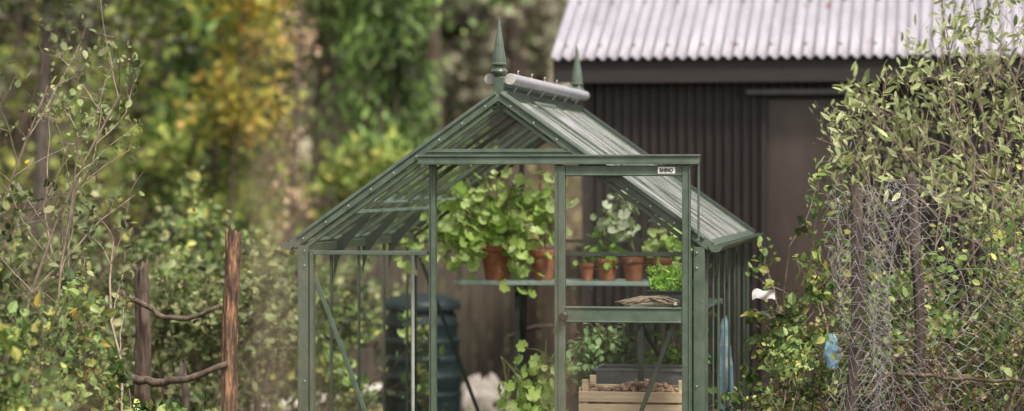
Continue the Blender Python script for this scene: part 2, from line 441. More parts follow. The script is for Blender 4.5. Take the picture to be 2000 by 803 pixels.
b.box(.70, .72, .05, LN-.05, 1.66, 1.672)
obj('overhead_rail', b.mesh('overhead_rail', M['alu']), gr)
for s in (-1, 1):
    b = MB(); up = (s*nrm[0], 0, nrm[2]); of = .024
    def Q(x, y): return (s*x + s*nrm[0]*of, y, zr(x) + nrm[2]*of)
    for y in (.64, 1.235): b.beam(Q(.05, y), Q(.50, y), .028, .012, up)
    for x in (.06, .50): b.beam(Q(x, .64), Q(x, 1.235), .028, .014, up)
    v = obj('roof_vent', b.mesh('roof_vent', M['frame']), gr); bevel(v, .002)
    g = MB(); g.add([Q(.07, .65), Q(.07, 1.225), Q(.49, 1.225), Q(.49, .65)], [(0,1,2,3)])
    obj('glass_pane', g.mesh('glass_pane', M['roofglass']), v)
for y in (-.005, LN+.005):
    b = MB()
    b.lathe([(.004, 2.19), (.022, 2.225), (.034, 2.31), (.036, 2.335), (.030, 2.342)], 4, (0, y, 0))
    b.lathe([(.022, 2.338), (.024, 2.346), (.037, 2.356), (.041, 2.366), (.037, 2.376), (.024, 2.384), (.022, 2.390), (.036, 2.396), (.037, 2.402), (.031, 2.408), (.0305, 2.43), (.024, 2.475), (.015, 2.535), (.007, 2.59), (.002, 2.615)], 12, (0, y, 0))
    o = obj('finial', b.mesh('finial', M['frame']), gr)
    autosmooth(o, 28)
for s in (-1, 1):
    b = MB(); x = s*.048; zc = 2.332
    b.tube([(x, .03, zc), (x, LN-.02, zc)], .027, 16)
    b.tube([(x, .018, zc), (x, .03, zc)], .0262, 16, 1)
    b.tube([(x, LN-.02, zc), (x, LN-.008, zc)], .0262, 16, 1)
    for k in range(6):
        y = .25 + k*.40
        b.tube([(x, y, zc+.02), (x, y-.01, zc+.040), (x+.006, y-.03, zc+.045)], .004, 5, 1)
        b.beam((s*.02, y, 2.27), (x, y, 2.308), .012, .005, m=1)
    o = obj('shade_roller', b.mesh('shade_roller', [M['roller'], M['cap']]), gr); autosmooth(o, 40)
b = MB()
b.box(-.375, .955, -.105, -.026, 1.964, 1.974)
b.box(-.372, .952, -.098, -.030, 1.934, 1.963)
b.box(-.372, .952, -.103, -.0985, 1.928, 1.944)
b.box(.942, .952, -.075, -.062, 1.575, 1.931)
o = obj('door_track', b.mesh('door_track', M['frame']), gr); bevel(o, .002)
door = obj('door', None, gr)
b = MB(); y0, y1 = -.085, -.05
b.box(.276, .326, y0, y1, .05, 1.925); b.box(.294, .300, y0-.006, y0-.0005, .05, 1.92)
b.box(.872, .910, y0, y1, .05, 1.925); b.box(.903, .909, y0-.006, y0-.0005, .05, 1.92)
b.box(.327, .871, y0+.002, y1-.002, 1.874, 1.924)
b.box(.327, .871, y0+.002, y1-.002, 1.192, 1.268)
b.box(.327, .871, y0-.004, y0+.0015, 1.258, 1.266); b.box(.327, .871, y0-.004, y0+.0015, 1.194, 1.202)
b.box(.327, .871, y0-.004, y0+.0015, 1.876, 1.883)
b.box(.327, .871, y0+.002, y1-.002, .05, .14)
o = obj('door_frame', b.mesh('door_frame', M['frame']), door); bevel(o, .002)
g = MB(); yq = -.068
g.add([(.325, yq, 1.27), (.872, yq, 1.27), (.872, yq, 1.872), (.325, yq, 1.872)], [(0,1,2,3)])
g.add([(.325, yq, .14), (.872, yq, .14), (.872, yq, 1.19), (.325, yq, 1.19)], [(0,1,2,3)])
obj('glass_pane', g.mesh('glass_pane', M['glass']), door)
b = MB()
b.tube([(.322, y0, 1.222), (.322, y0-.010, 1.222), (.322, y0-.012, 1.222), (.322, y0-.030, 1.222), (.322, y0-.036, 1.222)], [.012, .012, .021, .021, .015], 14)
o = obj('door_knob', b.mesh('door_knob', M['black']), door); autosmooth(o)
b = MB(); b.tube([(.842, y0, 1.285), (.842, y0-.006, 1.285)], .008, 10)
obj('door_latch', b.mesh('door_latch', M['bolt']), door)
b = MB(); b.box(.760, .840, y0-.0035, y0+.003, 1.886, 1.916)
cu = bpy.data.curves.new('t', 'FONT'); cu.body = 'RHINO'; cu.size = .026; cu.align_x = 'CENTER'; cu.align_y = 'CENTER'; cu.extrude = .0008; cu.offset = .0008
to = bpy.data.objects.new('t', cu); COL.objects.link(to); bpy.context.view_layer.update()
tm = bpy.data.meshes.new_from_object(to.evaluated_get(bpy.context.evaluated_depsgraph_get()))
xs = [v.co.x for v in tm.vertices]; wid = max(xs)-min(xs); cx = (max(xs)+min(xs))/2; k_ = .062/wid
b.add([(.800+(v.co.x-cx)*k_, y0-.0050-v.co.z, 1.901+v.co.y*.92) for v in tm.vertices], [tuple(p.vertices) for p in tm.polygons], 1)
bpy.data.objects.remove(to)
obj('name_plate', b.mesh('name_plate', [M['white'], M['ink']]), door)

b = MB(); px_ = -.47; p = [G(px_, .25, z) for z in (0, .5, 1.0, 1.49)]
e = [G(px_+.003, .25, 1.505), G(px_+.013, .25, 1.515), G(px_+.025, .25, 1.515), G(px_+.035, .25, 1.505), G(px_+.037, .25, 1.48)]
b.tube(p+e, .009, 10)
o = thing('hooked_pole', 'thin white metal pole with hooked top standing in greenhouse', 'pole', me=b.mesh('hooked_pole', M['palepole'], True))

# ------------------------------------------------------------------ shelves and benches
def table(name, label, x0, x1, y0, y1, z, mat, legmat, slats=0, cat='shelf'):
    t = thing(name, label, cat, G((x0+x1)/2, (y0+y1)/2, 0), RZ)
    hx, hy = (x1-x0)/2, (y1-y0)/2
    b = MB()
    if slats:
        for k in range(slats):
            c = -hy + (k+.5)*2*hy/slats; w = 2*hy/slats*.8
            b.box(-hx, hx, c-w/2, c+w/2, z-.02, z)
    else:
        b.box(-hx, hx, -hy, hy, z-.012, z-.004); b.box(-hx, hx, -hy-.012, -hy+.008, z-.024, z); b.box(-hx, hx, hy-.01, hy+.01, z-.028, z)
    bevel(obj('shelf_top', b.mesh('shelf_top', mat), t), .002)
    for sx in ((-.8, .8) if slats else (-.42, .8)):
        for sy in (-1, 1):
            b = MB(); xx = sx*hx; yy = sy*(hy-.03)
            b.box(xx-.014, xx+.014, yy-.014, yy+.014, 0, z-.03)
            if sy > 0: b.beam((xx, -hy, z-.06), (xx, hy, z-.40), .02, .012)
            obj('leg', b.mesh('leg', legmat), t)
    return t
table('shelf', 'long narrow metal greenhouse shelf carrying terracotta pots', -.62, .60, 2.02, 2.30, 1.30, M['alu'], M['frame_dark'])
table('shelf', 'metal side shelf with seed tray along greenhouse wall', .50, .90, .42, 1.70, 1.225, M['alu'], M['frame_dark'])
table('bench', 'low slatted wooden bench inside greenhouse', .26, .92, .25, 1.50, .66, M['bench'], M['bench'], 8, 'bench')

# ------------------------------------------------------------------ potted plants
def pot_mesh(r, h):
    b = MB()
    b.lathe([(r*.66, 0), (r*.70, .004), (r*.93, h*.76), (r*.93, h*.77), (r*1.03, h*.78), (r*1.05, h*.80), (r*1.06, h*.985), (r*1.03, h), (r*.93, h), (r*.90, h*.9)], 24)
    return b.mesh('pot', M['terra'])
def potted(label, x, y, z, r, h, plant):
    t = thing('potted_plant', label, 'potted plant', G(x, y, z), RZ)
    autosmooth(obj('pot', pot_mesh(r, h), t), 35)
    b = MB(); b.lathe([(r*.88, h*.86), (r*.6, h*.90), (r*.1, h*.91)], 16); obj('soil', b.mesh('soil', M['soil']), t)
    if plant: plant(t, h)
    return t
def gerplant(height, spread, n, size, mat, stems=5, droop=0.0, cen=(0, 0), top=0, kind='round', stemr=.006, stemmat='stem', ends=None, avoid=None):
    def f(t, h):
        tb = TB(); P = []; D = []
        for s in range(stems):
            a = random.uniform(0, 6.28); q = random.uniform(.2, 1)
            e = np.array([cen[0]+spread*q*math.cos(a), cen[1]+spread*.6*q*math.sin(a), h + height*random.uniform(.5, 1)])
            if ends and s < len(ends): e = np.array(ends[s], float)
            p0 = np.array([random.uniform(-.02, .02), random.uniform(-.02, .02), h*.88])
            mid = (p0+e)/2 + np.array([-.2*(e[0]), 0, .25*height*random.uniform(0, .5)])
            pts = [p0*(1-u)**2 + 2*mid*u*(1-u) + e*u*u for u in np.linspace(0, 1, 7)]
            tb.tube(pts, np.linspace(stemr, stemr*.5, 7), 5)
            for k in range(n//stems):
                u = random.uniform(top, 1); q0 = p0*(1-u)**2 + 2*mid*u*(1-u) + e*u*u
                off = rng.normal(size=3)*np.array([.9, .7, .8])*spread*.30
                off[2] -= droop*random.random()
                lp = q0+off
                if avoid and abs(lp[0]-avoid[0]) < avoid[1] and lp[2] < avoid[2]: continue
                m2 = (q0+lp)/2 + np.array([0, 0, .01])
                tb.tube([q0, m2, lp], [.0022, .0018, .0014], 3)
                P.append(lp); d = unit(off)+rng.normal(size=3)*.5; d[2] -= .35; D.append(d)
        P = np.array(P); D = np.array(D)
        V, F = leaves_arr(P, D, rng.uniform(.55, 1.2, len(P))*size, kind, up=.5, nbias=np.array([.05, -.75, .2]))
        obj('stem', tb.mesh('stem', M[stemmat]), t)
        obj('foliage', np_mesh('foliage', V, F, M[mat], True), t)
    return f
potted('large leafy geranium cascading over a terracotta pot', -.39, 2.12, 1.30, .096, .205,
       gerplant(.42, .24, 460, .068, 'L_ger', 16, .10, (-.04, 0), avoid=(-.02, .09, .16), ends=[(-.40, -.12, .26), (-.50, -.1, .30), (-.33, -.1, .50), (-.30, 0, .42), (.17, -.10, .30), (.15, -.14, .10), (.0, -.05, .64), (-.20, -.1, .64), (-.38, -.1, .56), (-.54, -.2, .20), (-.24, -.15, .34), (.10, -.1, .52), (.14, -.12, .20)]))
potted('tall geranium with woody stem in terracotta pot', -.13, 2.12, 1.30, .076, .17, gerplant(.47, .14, 150, .062, 'L_ger', 7, .02, (.0, 0), .45, stemmat='twigpale'))
potted('small terracotta pot with a green sprig', .115, 2.12, 1.30, .042, .095, gerplant(.10, .05, 12, .04, 'L_fresh', 3))
potted('terracotta pot with fresh bright green leaves', .225, 2.12, 1.30, .062, .122, gerplant(.13, .10, 60, .055, 'L_fresh', 6, kind='leaf'))
potted('terracotta pot with tall pale variegated plant', .375, 2.12, 1.30, .068, .13, gerplant(.44, .10, 80, .060, 'L_pale', 5, .03, (-.08, 0), .62, stemr=.004))
potted('terracotta pot with trailing green geranium', .525, 2.12, 1.30, .064, .125, gerplant(.26, .12, 80, .058, 'L_ger', 5, .05, (.05, 0)))
potted('bushy geranium growing low in a clay pot', -.02, 1.35, .40, .10, .19, gerplant(.46, .20, 230, .064, 'L_ger', 10, .20, (-.03, 0)))
potted('feathery blue green kale in clay pot', .34, 1.30, .66, .08, .15, gerplant(.30, .20, 700, .045, 'L_kale', 12, .04, (-.03, 0), kind='leaf'))
potted('green leafy seedlings in clay pot', .66, 1.32, .66, .08, .15, gerplant(.22, .18, 340, .045, 'L_fresh', 8, .04, kind='leaf'))
b = MB(); b.box(-.09, .09, -.09, .09, 0, .39); b.box(-.10, .10, -.10, .10, .37, .398)
bevel(thing('plant_stand', 'small wooden box stand under a pot', 'plant stand', G(-.02, 1.35, 0), RZ, b.mesh('plant_stand', M['bench'])), .004)

# seed tray + seedlings
t = thing('seed_tray', 'dark plastic seed tray full of green seedlings', 'seed tray', G(.76, .80, 1.240), RZ)
b = MB()
def trayshape(b, hx, hy, h, wall=.006, m=0):
    b.box(-hx, hx, -hy, hy, 0, .006, m)
    b.box(-hx, hx, -hy, -hy+wall, .0065, h, m); b.box(-hx, hx, hy-wall, hy, .0065, h, m)
    b.box(-hx, -hx+wall, -hy+wall, hy-wall, .0065, h, m); b.box(hx-wall, hx, -hy+wall, hy-wall, .0065, h, m)
    b.box(-hx-.008, hx+.008, -hy-.008, -hy-.0005, h-.008, h, m); b.box(-hx-.008, hx+.008, hy+.0005, hy+.008, h-.008, h, m)
trayshape(b, .13, .20, .075); bevel(obj('tray', b.mesh('tray', M['dtray']), t), .002)
b = MB(); b.box(-.122, .122, -.192, .192, .007, .062); obj('soil', b.mesh('soil', M['soil']), t)
n = 900; P = np.stack([rng.uniform(-.13, .12, n), rng.uniform(-.19, .19, n), rng.uniform(.07, .15, n)], -1)
P[:, 2] += .05*np.sin(P[:, 0]*40)*np.sin(P[:, 1]*25)
V, F = leaves_arr(P, rng.normal(size=(n, 3))+[0, 0, .6], rng.uniform(.014, .03, n), 'leaf')
obj('seedlings', np_mesh('seedlings', V, F, M['L_fresh']), t)
tb = TB()
for k in range(60):
    a = random.uniform(-.45, .45); L_ = random.uniform(.12, .28); x = random.uniform(-.06, .06); z = random.uniform(.006, .05)
    pts = [np.array([x - L_/2*math.cos(a)+L_*u*math.cos(a), (u-.5)*L_*math.sin(a)+random.uniform(-.01, .01), z*(1-.8*abs(u-.5)*2*.8)+.004+random.uniform(0, .006)]) for u in np.linspace(0, 1, 6)]
    tb.tube(pts, np.array([.002, .0045, .005, .0045, .0035, .0015]), 5)
thing('root_bundle', 'bundle of dry brown roots drying on shelf', 'roots', G(.66, .48, 1.240), RZ, tb.mesh('root_bundle', M['twigpale']))
# crate
t = thing('wooden_crate', 'pale slatted wooden crate filled with dry tubers', 'crate', G(.60, .42, .66), RZ)
b = MB()
hx, hy = .262, .15
for sy in (-1, 1):
    for z0 in ((.005, .072, .134) if sy < 0 else (.005, .075, .145)): b.box(-hx, hx, sy*hy-.005, sy*hy+.005, z0, z0+(.052 if z0 < .1 else .050))
for sx in (-1, 1):
    for z0 in (.005, .075, .145): b.box(sx*(hx-.006)-.005, sx*(hx-.006)+.005, -hy+.006, hy-.006, z0, z0+.058)
    for sy in (-1, 1): b.box(sx*(hx-.03)-.015, sx*(hx-.03)+.015, sy*(hy-.018)-.012, sy*(hy-.018)+.012, 0, .240)
b.box(-hx+.012, hx-.012, -hy+.006, hy-.006, .001, .009)
bevel(obj('crate_slats', b.mesh('crate_slats', M['crate']), t), .002)
def lump(b, c, r, sq=(1, 1, 1), n=7, m_=6, amp=.22, m=0):
    vs = []; fs = []; ph = [random.uniform(0, 6) for _ in range(4)]
    for i in range(m_+1):
        th = math.pi*i/m_
        for j in range(n):
            a = 2*math.pi*j/n
            d = 1 + amp*math.sin(2*a+ph[0]+th*3)*math.sin(th) + amp*.6*math.sin(3*a+ph[1]-2*th)*math.sin(th)
            vs.append((c[0]+r*sq[0]*d*math.sin(th)*math.cos(a), c[1]+r*sq[1]*d*math.sin(th)*math.sin(a), c[2]+r*sq[2]*math.cos(th)))
    for i in range(m_):
        for j in range(n): fs.append((i*n+j, (i+1)*n+j, (i+1)*n+(j+1)%n, i*n+(j+1)%n))
    b.add(vs, fs, m)
b = MB()
b.box(-.245, .245, -.14, .14, .05, .165)
for k in range(560):
    x = random.uniform(-.235, .235); y = random.uniform(-.13, .13)
    lump(b, (x, y, random.uniform(.165, .205)+.022*math.sin(x*17+1)), random.uniform(.007, .015), (random.uniform(.8, 1.6), .9, .8), 6, 5)
obj('tubers', b.mesh('tubers', M['clod'], True), t, kind='stuff')
t = thing('plastic_tray', 'grey rectangular plastic tray standing behind crate', 'tray', G(.585, .76, .66), RZ)
b = MB(); hx, hy = .215, .14; TH = .265
b.box(-hx+.02, hx-.02, -hy+.02, hy-.02, 0, .006)
for sy in (-1, 1):
    b.add([(-hx+.02, sy*(hy-.02), 0), (hx-.02, sy*(hy-.02), 0), (hx, sy*hy, TH), (-hx, sy*hy, TH)], [(0,1,2,3)])
    b.box(-hx-.012, hx+.012, sy*hy-.008, sy*hy+.008, TH-.008, TH+.006)
for sx in (-1, 1):
    b.add([(sx*(hx-.02), -hy+.02, 0), (sx*(hx-.02), hy-.02, 0), (sx*hx, hy, TH), (sx*hx, -hy, TH)], [(0,1,2,3)])
    b.box(sx*hx-.008, sx*hx+.008, -hy+.009, hy-.009, TH-.008, TH+.005)
obj('tray', b.mesh('tray', M['tray']), t)

# ------------------------------------------------------------------ water butt
t = thing('water_butt', 'dark green ribbed plastic water butt with lid', 'water butt', (-.59, 16.5, 0), .3)
K = 1.05
b = MB()
prof = [(.19, 0), (.20, .02), (.205, .10)]
for k in range(7):
    z = .14+k*.115; rr = .215 + .030*math.sin(math.pi*(k+.5)/7)
    prof += [(rr, z), (rr+.002, z+.07), (rr+.006, z+.080), (rr+.006, z+.100), (rr, z+.110)]
prof += [(.222, .965), (.20, 1.0), (.20, 1.01)]
b.lathe([(r_*K, z_) for r_, z_ in prof], 32); autosmooth(obj('barrel', b.mesh('barrel', M['butt']), t), 50)
b = MB(); b.lathe([(r_*K, z_) for r_, z_ in [(.215, 1.005), (.243, 1.012), (.246, 1.035), (.238, 1.055), (.215, 1.078), (.17, 1.098), (.09, 1.110), (.01, 1.114)]], 32)
autosmooth(obj('lid', b.mesh('lid', M['butt']), t), 50)
b = MB(); b.tube([(0, -.225, .22), (0, -.28, .22), (0, -.295, .20)], .014, 10); b.box(-.02, .02, -.27, -.26, .235, .26)
obj('tap', b.mesh('tap', M['black']), t)

def sack(name, label, loc, w, dpt, h, mat, cat='sack', rz=0, rough=.03, fold=1.0):
    b = MB(); n = 28; m_ = 20; vs = []; fs = []
    for i in range(m_+1):
        u = i/m_; z = h*u
        k = (math.sin(math.pi*min(1, u*.95+.04))**.35)
        for j in range(n):
            a = 2*math.pi*j/n; c_, s_ = math.cos(a), math.sin(a)
            q = 1 + fold*(.07*math.sin(3*a+5*u) + .06*math.sin(5*a-9*u) + .05*math.sin(9*a+14*u)) + random.uniform(-rough, rough)
            vs.append((w/2*k*q*np.sign(c_)*abs(c_)**.7, dpt/2*(k*.95 if u < .85 else k*.5)*q*np.sign(s_)*abs(s_)**.8, z + h*.05*math.sin(2*a+1)*u + fold*h*.03*math.sin(7*a)*u))
    for i in range(m_):
        for j in range(n): fs.append((i*n+j, i*n+(j+1)%n, (i+1)*n+(j+1)%n, (i+1)*n+j))
    fs.append(tuple(range(n))[::-1]); fs.append(tuple(m_*n+j for j in range(n)))
    b.add(vs, fs); me = b.mesh(name, M[mat], True)
    return thing(name, label, cat, loc, rz, me)
sack('sack', 'crumpled pale sack slumped behind the greenhouse', (-.19, 17.6, 0), .34, .30, .47, 'bag', rough=.06, fold=1.8)
sack('sack', 'light blue plastic sack standing inside greenhouse corner', G(.885, 1.98, 0), .10, .10, 1.04, 'blue', rz=.3)
sack('plastic_bag', 'small blue and white plastic bag caught on netting', (1.47, 11.60, .985), .06, .04, .15, 'blue', 'bag', rz=-.3, rough=.14, fold=3.2)
b = MB(); pts = [(-2.15, 19.4, .06), (-1.9, 19.6, .07), (-1.5, 19.8, .13), (-1.15, 19.9, .19), (-.85, 20.0, .22)]
b.tube(pts, [.05, .055, .055, .05, .045], 10); b.tube([(-.95, 19.97, 0), (-.95, 19.97, .16)], .04, 8)
thing('fallen_pole', 'pale peeled pole lying near the fence', 'pole', me=b.mesh('fallen_pole', M['pipe'], True))
n = 9; vs = []; fs = []
for i in range(n):
    for j in range(n):
        u, v = i/(n-1), j/(n-1)
        vs.append((u*.11, .02*math.sin(u*7+v*3), -.045*v - .02*abs(u-.45)+.008*math.sin(9*u)))
for i in range(n-1):
    for j in range(n-1): fs.append((i*n+j, (i+1)*n+j, (i+1)*n+j+1, i*n+j+1))
b = MB(); b.add(vs, fs)
thing('cloth_scrap', 'white scrap of cloth caught on shrub twigs', 'cloth', (1.17, 12.3, 1.325), 0, b.mesh('cloth_scrap', M['cloth'], True))

# ------------------------------------------------------------------ board fence behind
t = thing('board_fence', 'weathered brown vertical board fence behind greenhouse', 'fence', (-1.95, 21, 0), 0)
b = MB(); x = 0; k = 0
while x < 3.1:
    w = random.uniform(.125, .15); h = 1.30+random.uniform(-.03, .03); dy = random.uniform(-.01, .01)
    b.box(x, x+w-.008, dy, dy+.02, .03, h); x += w
obj('boards', b.mesh('boards', M['fence']), t)
b = MB()
for z in (.35, 1.05): b.box(0, 3.1, .035, .075, z, z+.07)
obj('rail', b.mesh('rail', M['fence']), t)

# ------------------------------------------------------------------ shed
sh = thing('shed', 'black corrugated shed with pale corrugated metal roof', 'shed', (.276, 17.0, 0), RZ)
def corr(x0, x1, period, amp, rowsfn, name, mat, parent):
    n = int((x1-x0)/period*8); xs = np.linspace(x0, x1, n+1)
    off = amp*np.cos(xs/period*2*math.pi)
    R = rowsfn(xs, off)
    V = np.concatenate(R); m_ = len(R); k = n+1
    i, j = np.meshgrid(np.arange(m_-1), np.arange(n), indexing='ij')
    F = np.stack([i*k+j, i*k+j+1, (i+1)*k+j+1, (i+1)*k+j], -1).reshape(-1, 4)
    return obj(name, np_mesh(name, V, F, mat, True), parent)
EZ = 2.69; ta = math.tan(rad(28))
m, nt, out = newmat('pale_corrugated_iron'); Lk = nt.links
bs = N(nt, 'ShaderNodeBsdfPrincipled'); bs.inputs['Roughness'].default_value = .5; bs.inputs['Metallic'].default_value = .1
tc = N(nt, 'ShaderNodeTexCoord')
n1 = N(nt, 'ShaderNodeTexNoise'); n1.inputs['Scale'].default_value = 3; n1.inputs['Detail'].default_value = 8; n1.inputs['Roughness'].default_value = .7
mp = N(nt, 'ShaderNodeMapping'); mp.inputs['Scale'].default_value = (3, .5, .5); Lk.new(tc.outputs['Object'], mp.inputs[0]); Lk.new(mp.outputs[0], n1.inputs[0])
r1 = ramp(nt, [(.3, (.235, .225, .262)), (.7, (.375, .36, .41))]); Lk.new(n1.outputs['Fac'], r1.inputs[0])
n2 = N(nt, 'ShaderNodeTexNoise'); n2.inputs['Scale'].default_value = 4.5; n2.inputs['Detail'].default_value = 6; n2.inputs['Roughness'].default_value = .6
mp2 = N(nt, 'ShaderNodeMapping'); mp2.inputs['Scale'].default_value = (2.4, .7, .7); mp2.inputs['Location'].default_value = (7.1, 2, 0); Lk.new(tc.outputs['Object'], mp2.inputs[0]); Lk.new(mp2.outputs[0], n2.inputs[0])
r2 = ramp(nt, [(.655, (0, 0, 0)), (.70, (.9, .9, .9))]); Lk.new(n2.outputs['Fac'], r2.inputs[0])
mx = N(nt, 'ShaderNodeMix', data_type='RGBA'); Lk.new(r2.outputs[0], mx.inputs[0]); Lk.new(r1.outputs[0], mx.inputs[6]); mx.inputs[7].default_value = (.20, .085, .04, 1)
Lk.new(mx.outputs[2], bs.inputs['Base Color']); Lk.new(bs.outputs[0], out.inputs[0]); M['roofiron'] = m
PR = .0765
def roofrows(xs, off):
    rows = []
    for (y, z) in [(-.04, EZ-.04*ta), (.5, EZ+.5*ta), (1.0, EZ+ta), (1.8, EZ+1.8*ta), (2.6, EZ+ta), (3.64, EZ-.04*ta)]:
        rows.append(np.stack([xs, np.full_like(xs, y) - off*.4, z+off], -1))
    return rows
ro = corr(-.02, 5.0, PR, .014, roofrows, 'roof', M['roofiron'], sh)
so = ro.modifiers.new('t', 'SOLIDIFY'); so.thickness = .003; so.offset = -1
b = MB()
for y in (.10, .72, 1.35):
    for k in range(0, 64, 3):
        x = (k+1)*PR
        b.lathe([(.013, 0), (.013, .003), (.007, .004), (.007, .010), (.001, .011)], 8, (x, y-.004, EZ+y*ta+.014))
obj('roof_screws', b.mesh('roof_screws', M['fascia']), ro)
WL = .21
def wallrows(xs, off): return [np.stack([xs, .16+off, np.full_like(xs, z)], -1) for z in (0, 1.2, EZ-.05)]
corr(WL, 1.385, .062, .012, wallrows, 'wall', M['shedwall'], sh)
corr(2.03, 4.8, .062, .012, wallrows, 'wall', M['shedwall'], sh)
def wallrows2(xs, off): return [np.stack([xs, .16+off, np.full_like(xs, z)], -1) for z in (2.455, EZ-.05)]
corr(1.385, 2.03, .062, .012, wallrows2, 'wall', M['shedwall'], sh)
b = MB(); b.box(WL+.001, WL+.02, .17, 3.45, 0, EZ-.02); b.box(4.78, 4.80, .17, 3.45, 0, EZ-.02); b.box(WL, 4.8, 3.45, 3.47, 0, EZ-.02)
for x in (WL+.001, 4.78): b.add([(x, .17, EZ-.019), (x, 3.45, EZ-.019), (x, 1.8, EZ+1.6*ta)], [(0,1,2)])
obj('wall', b.mesh('wall', M['shedwall']), sh)
b = MB(); b.box(0, 4.95, .0, .03, EZ-.185, EZ-.025); b.box(.005, 4.94, .031, .15, EZ-.18, EZ-.165)
b.box(WL-.03, WL+.012, .10, .149, 0, EZ-.18)
for (y0_, z0_, y1_, z1_) in ((.031, EZ-.085, 1.8, EZ+1.8*ta-.10),): b.beam((.015, y0_, z0_), (.015, y1_, z1_), .025, .13, (0, 0, 1))
obj('fascia', b.mesh('fascia', M['fascia']), sh)
d = obj('door', None, sh)
b = MB(); b.box(1.42, 1.995, .20, .235, .03, 2.40)
bevel(obj('door_leaf', b.mesh('door_leaf', M['sheddoor']), d), .003)
b = MB(); b.box(1.385, 1.42, .145, .25, 0, 2.45); b.box(1.995, 2.03, .145, .25, 0, 2.45); b.box(1.42, 1.995, .145, .25, 2.402, 2.452)
obj('door_frame', b.mesh('door_frame', M['fascia']), d)
b = MB(); b.box(1.29, 2.0, .09, .140, 2.446, 2.458); b.box(1.29, 2.0, .082, .0895, 2.425, 2.458)
obj('drip_rail', b.mesh('drip_rail', M['drip']), d)

# ------------------------------------------------------------------ rough posts and rails
def post(label, x, y, h, r, mat, lean=(0, 0), group='rough wooden garden stakes', chisel=.05, crook=.012):
    n = 20; m_ = 34
    V = []; ph = [random.uniform(0, 6) for _ in range(6)]
    ridge = [random.uniform(-.10, .10) for _ in range(n)]
    knots = [(random.uniform(0, 6.28), random.uniform(.2, .95), random.uniform(.15, .35)) for _ in range(5)]
    for i in range(m_+1):
        u = i/m_; z = h*u
        for j in range(n):
            a = 2*math.pi*j/n
            q = 1 + .10*math.sin(a*2+ph[0]+u*1.5) + .08*math.sin(3*a+ph[1]) + ridge[j]*(1+.6*math.sin(u*14+j)) + random.uniform(-.05, .05)
            for (ka, ku, kh) in knots:
                q += kh*math.exp(-((u-ku)*h/.035)**2 - (math.remainder(a-ka, 2*math.pi)/.5)**2)
            q *= r*(1.04-.12*u)
            zz = z + (chisel*math.cos(a+ph[3]) + random.uniform(-.02, .02) if i == m_ else 0)
            V.append((lean[0]*u + crook*math.sin(3*u+ph[4]) + crook*.5*math.sin(9*u+ph[5]) + q*math.cos(a), lean[1]*u + q*math.sin(a), zz))
    F = [(i*n+j, i*n+(j+1)%n, (i+1)*n+(j+1)%n, (i+1)*n+j) for i in range(m_) for j in range(n)]
    b = MB(); b.add(V, F+[tuple(m_*n+j for j in range(n))])
    return autosmooth(thing('wooden_stake', label, 'stake', (x, y, 0), 0, b.mesh('wooden_stake', M[mat]), group), 30)
post('tall rough stake with orange stripped bark', -1.40, 12.4, 1.60, .039, 'stake', (.015, 0), chisel=.025)
post('shorter weathered stake with jagged top', -1.86, 12.6, 1.43, .039, 'barkred', (.03, .0), chisel=.03)
post('thin dark stake among the undergrowth', -1.66, 13.0, .88, .020, 'bark', (-.03, 0), crook=.03)
post('brown bark stake holding wire netting', 1.835, 11.6, 1.87, .024, 'bark', (.03, 0), chisel=.01, crook=.028)
post('grey brown stake wrapped in wire netting', 1.54, 11.52, 1.83, .026, 'bark', (.02, 0), chisel=.01, crook=.02)
def rail(label, pts, r, mat='barkred'):
    pts = np.array(pts, float); u = np.linspace(0, 1, len(pts)); uu = np.linspace(0, 1, 16)
    P = np.stack([np.interp(uu, u, pts[:, k]) for k in range(3)], -1)
    P[1:-1] = (P[:-2]+2*P[1:-1]+P[2:])/4; P += rng.normal(size=P.shape)*.005
    b = MB(); b.tube(P, np.linspace(r*1.15, r*.75, 16)*(1+rng.uniform(-.14, .14, 16)), 8)
    thing('branch_rail', label, 'branch', me=b.mesh('branch_rail', M[mat], True))
rail('curved bare branch tied between two stakes', [(-1.96, 12.52, 1.30), (-1.84, 12.52, 1.25), (-1.72, 12.44, 1.18), (-1.58, 12.36, 1.17), (-1.43, 12.34, 1.24)], .014)
rail('crooked lower branch tied between two stakes', [(-2.05, 12.52, .90), (-1.86, 12.52, .87), (-1.70, 12.44, .85), (-1.55, 12.38, .89), (-1.40, 12.34, .96)], .020)
rail('thin fallen branch along the low undergrowth', [(-2.9, 10.9, 1.08), (-2.4, 10.3, 1.12), (-1.95, 10.1, 1.06)], .010)
rail('bare branch lying across the wire netting', [(1.74, 11.40, .985), (2.0, 11.38, .96), (2.3, 11.38, .95), (2.9, 11.4, .93)], .009)
rail('thin branch rail beside the greenhouse plants', [(-.02, 15.0, .92), (.10, 14.9, .98), (.30, 14.9, 1.0)], .013)

# ------------------------------------------------------------------ wire netting
def netting(name, label, width, height, cell, fn, thick=.0010):
    tb = TB(); cx = cell; cy = cell*.8
    nxc = int(width/cx); nyc = int(height/cy)
    for i in range(nxc+1):
        pts = []
        for j in range(nyc*2+1):
            sgn = 1 if ((i + j//2) % 2 == 0) else -1
            x = i*cx + sgn*cx*.47
            z = (j//2)*cy + (cy*.30 if j % 2 else 0)
            pts.append(fn(x, z))
        tb.tube(pts, np.full(len(pts), thick), 3)
    for z in (0, height): tb.tube([fn(x, z) for x in np.linspace(0, width, 60)], np.full(60, thick*1.2), 3)
    return thing(name, label, 'wire netting', me=tb.mesh(name, M['wire']))
def f1(x, z): return np.array([1.80+x+.025*math.sin(z*6+x*4), 11.48 + .05*math.sin(x*9+z*4) + .05*math.sin(z*7-x*5) + .05*x, z + .035*math.sin(x*8+z*2) + .02*math.sin(x*23) - .04*x*z])
netting('wire_netting', 'sagging hexagonal chicken wire fence over brambles', 1.3, 1.85, .046, f1, .0013)
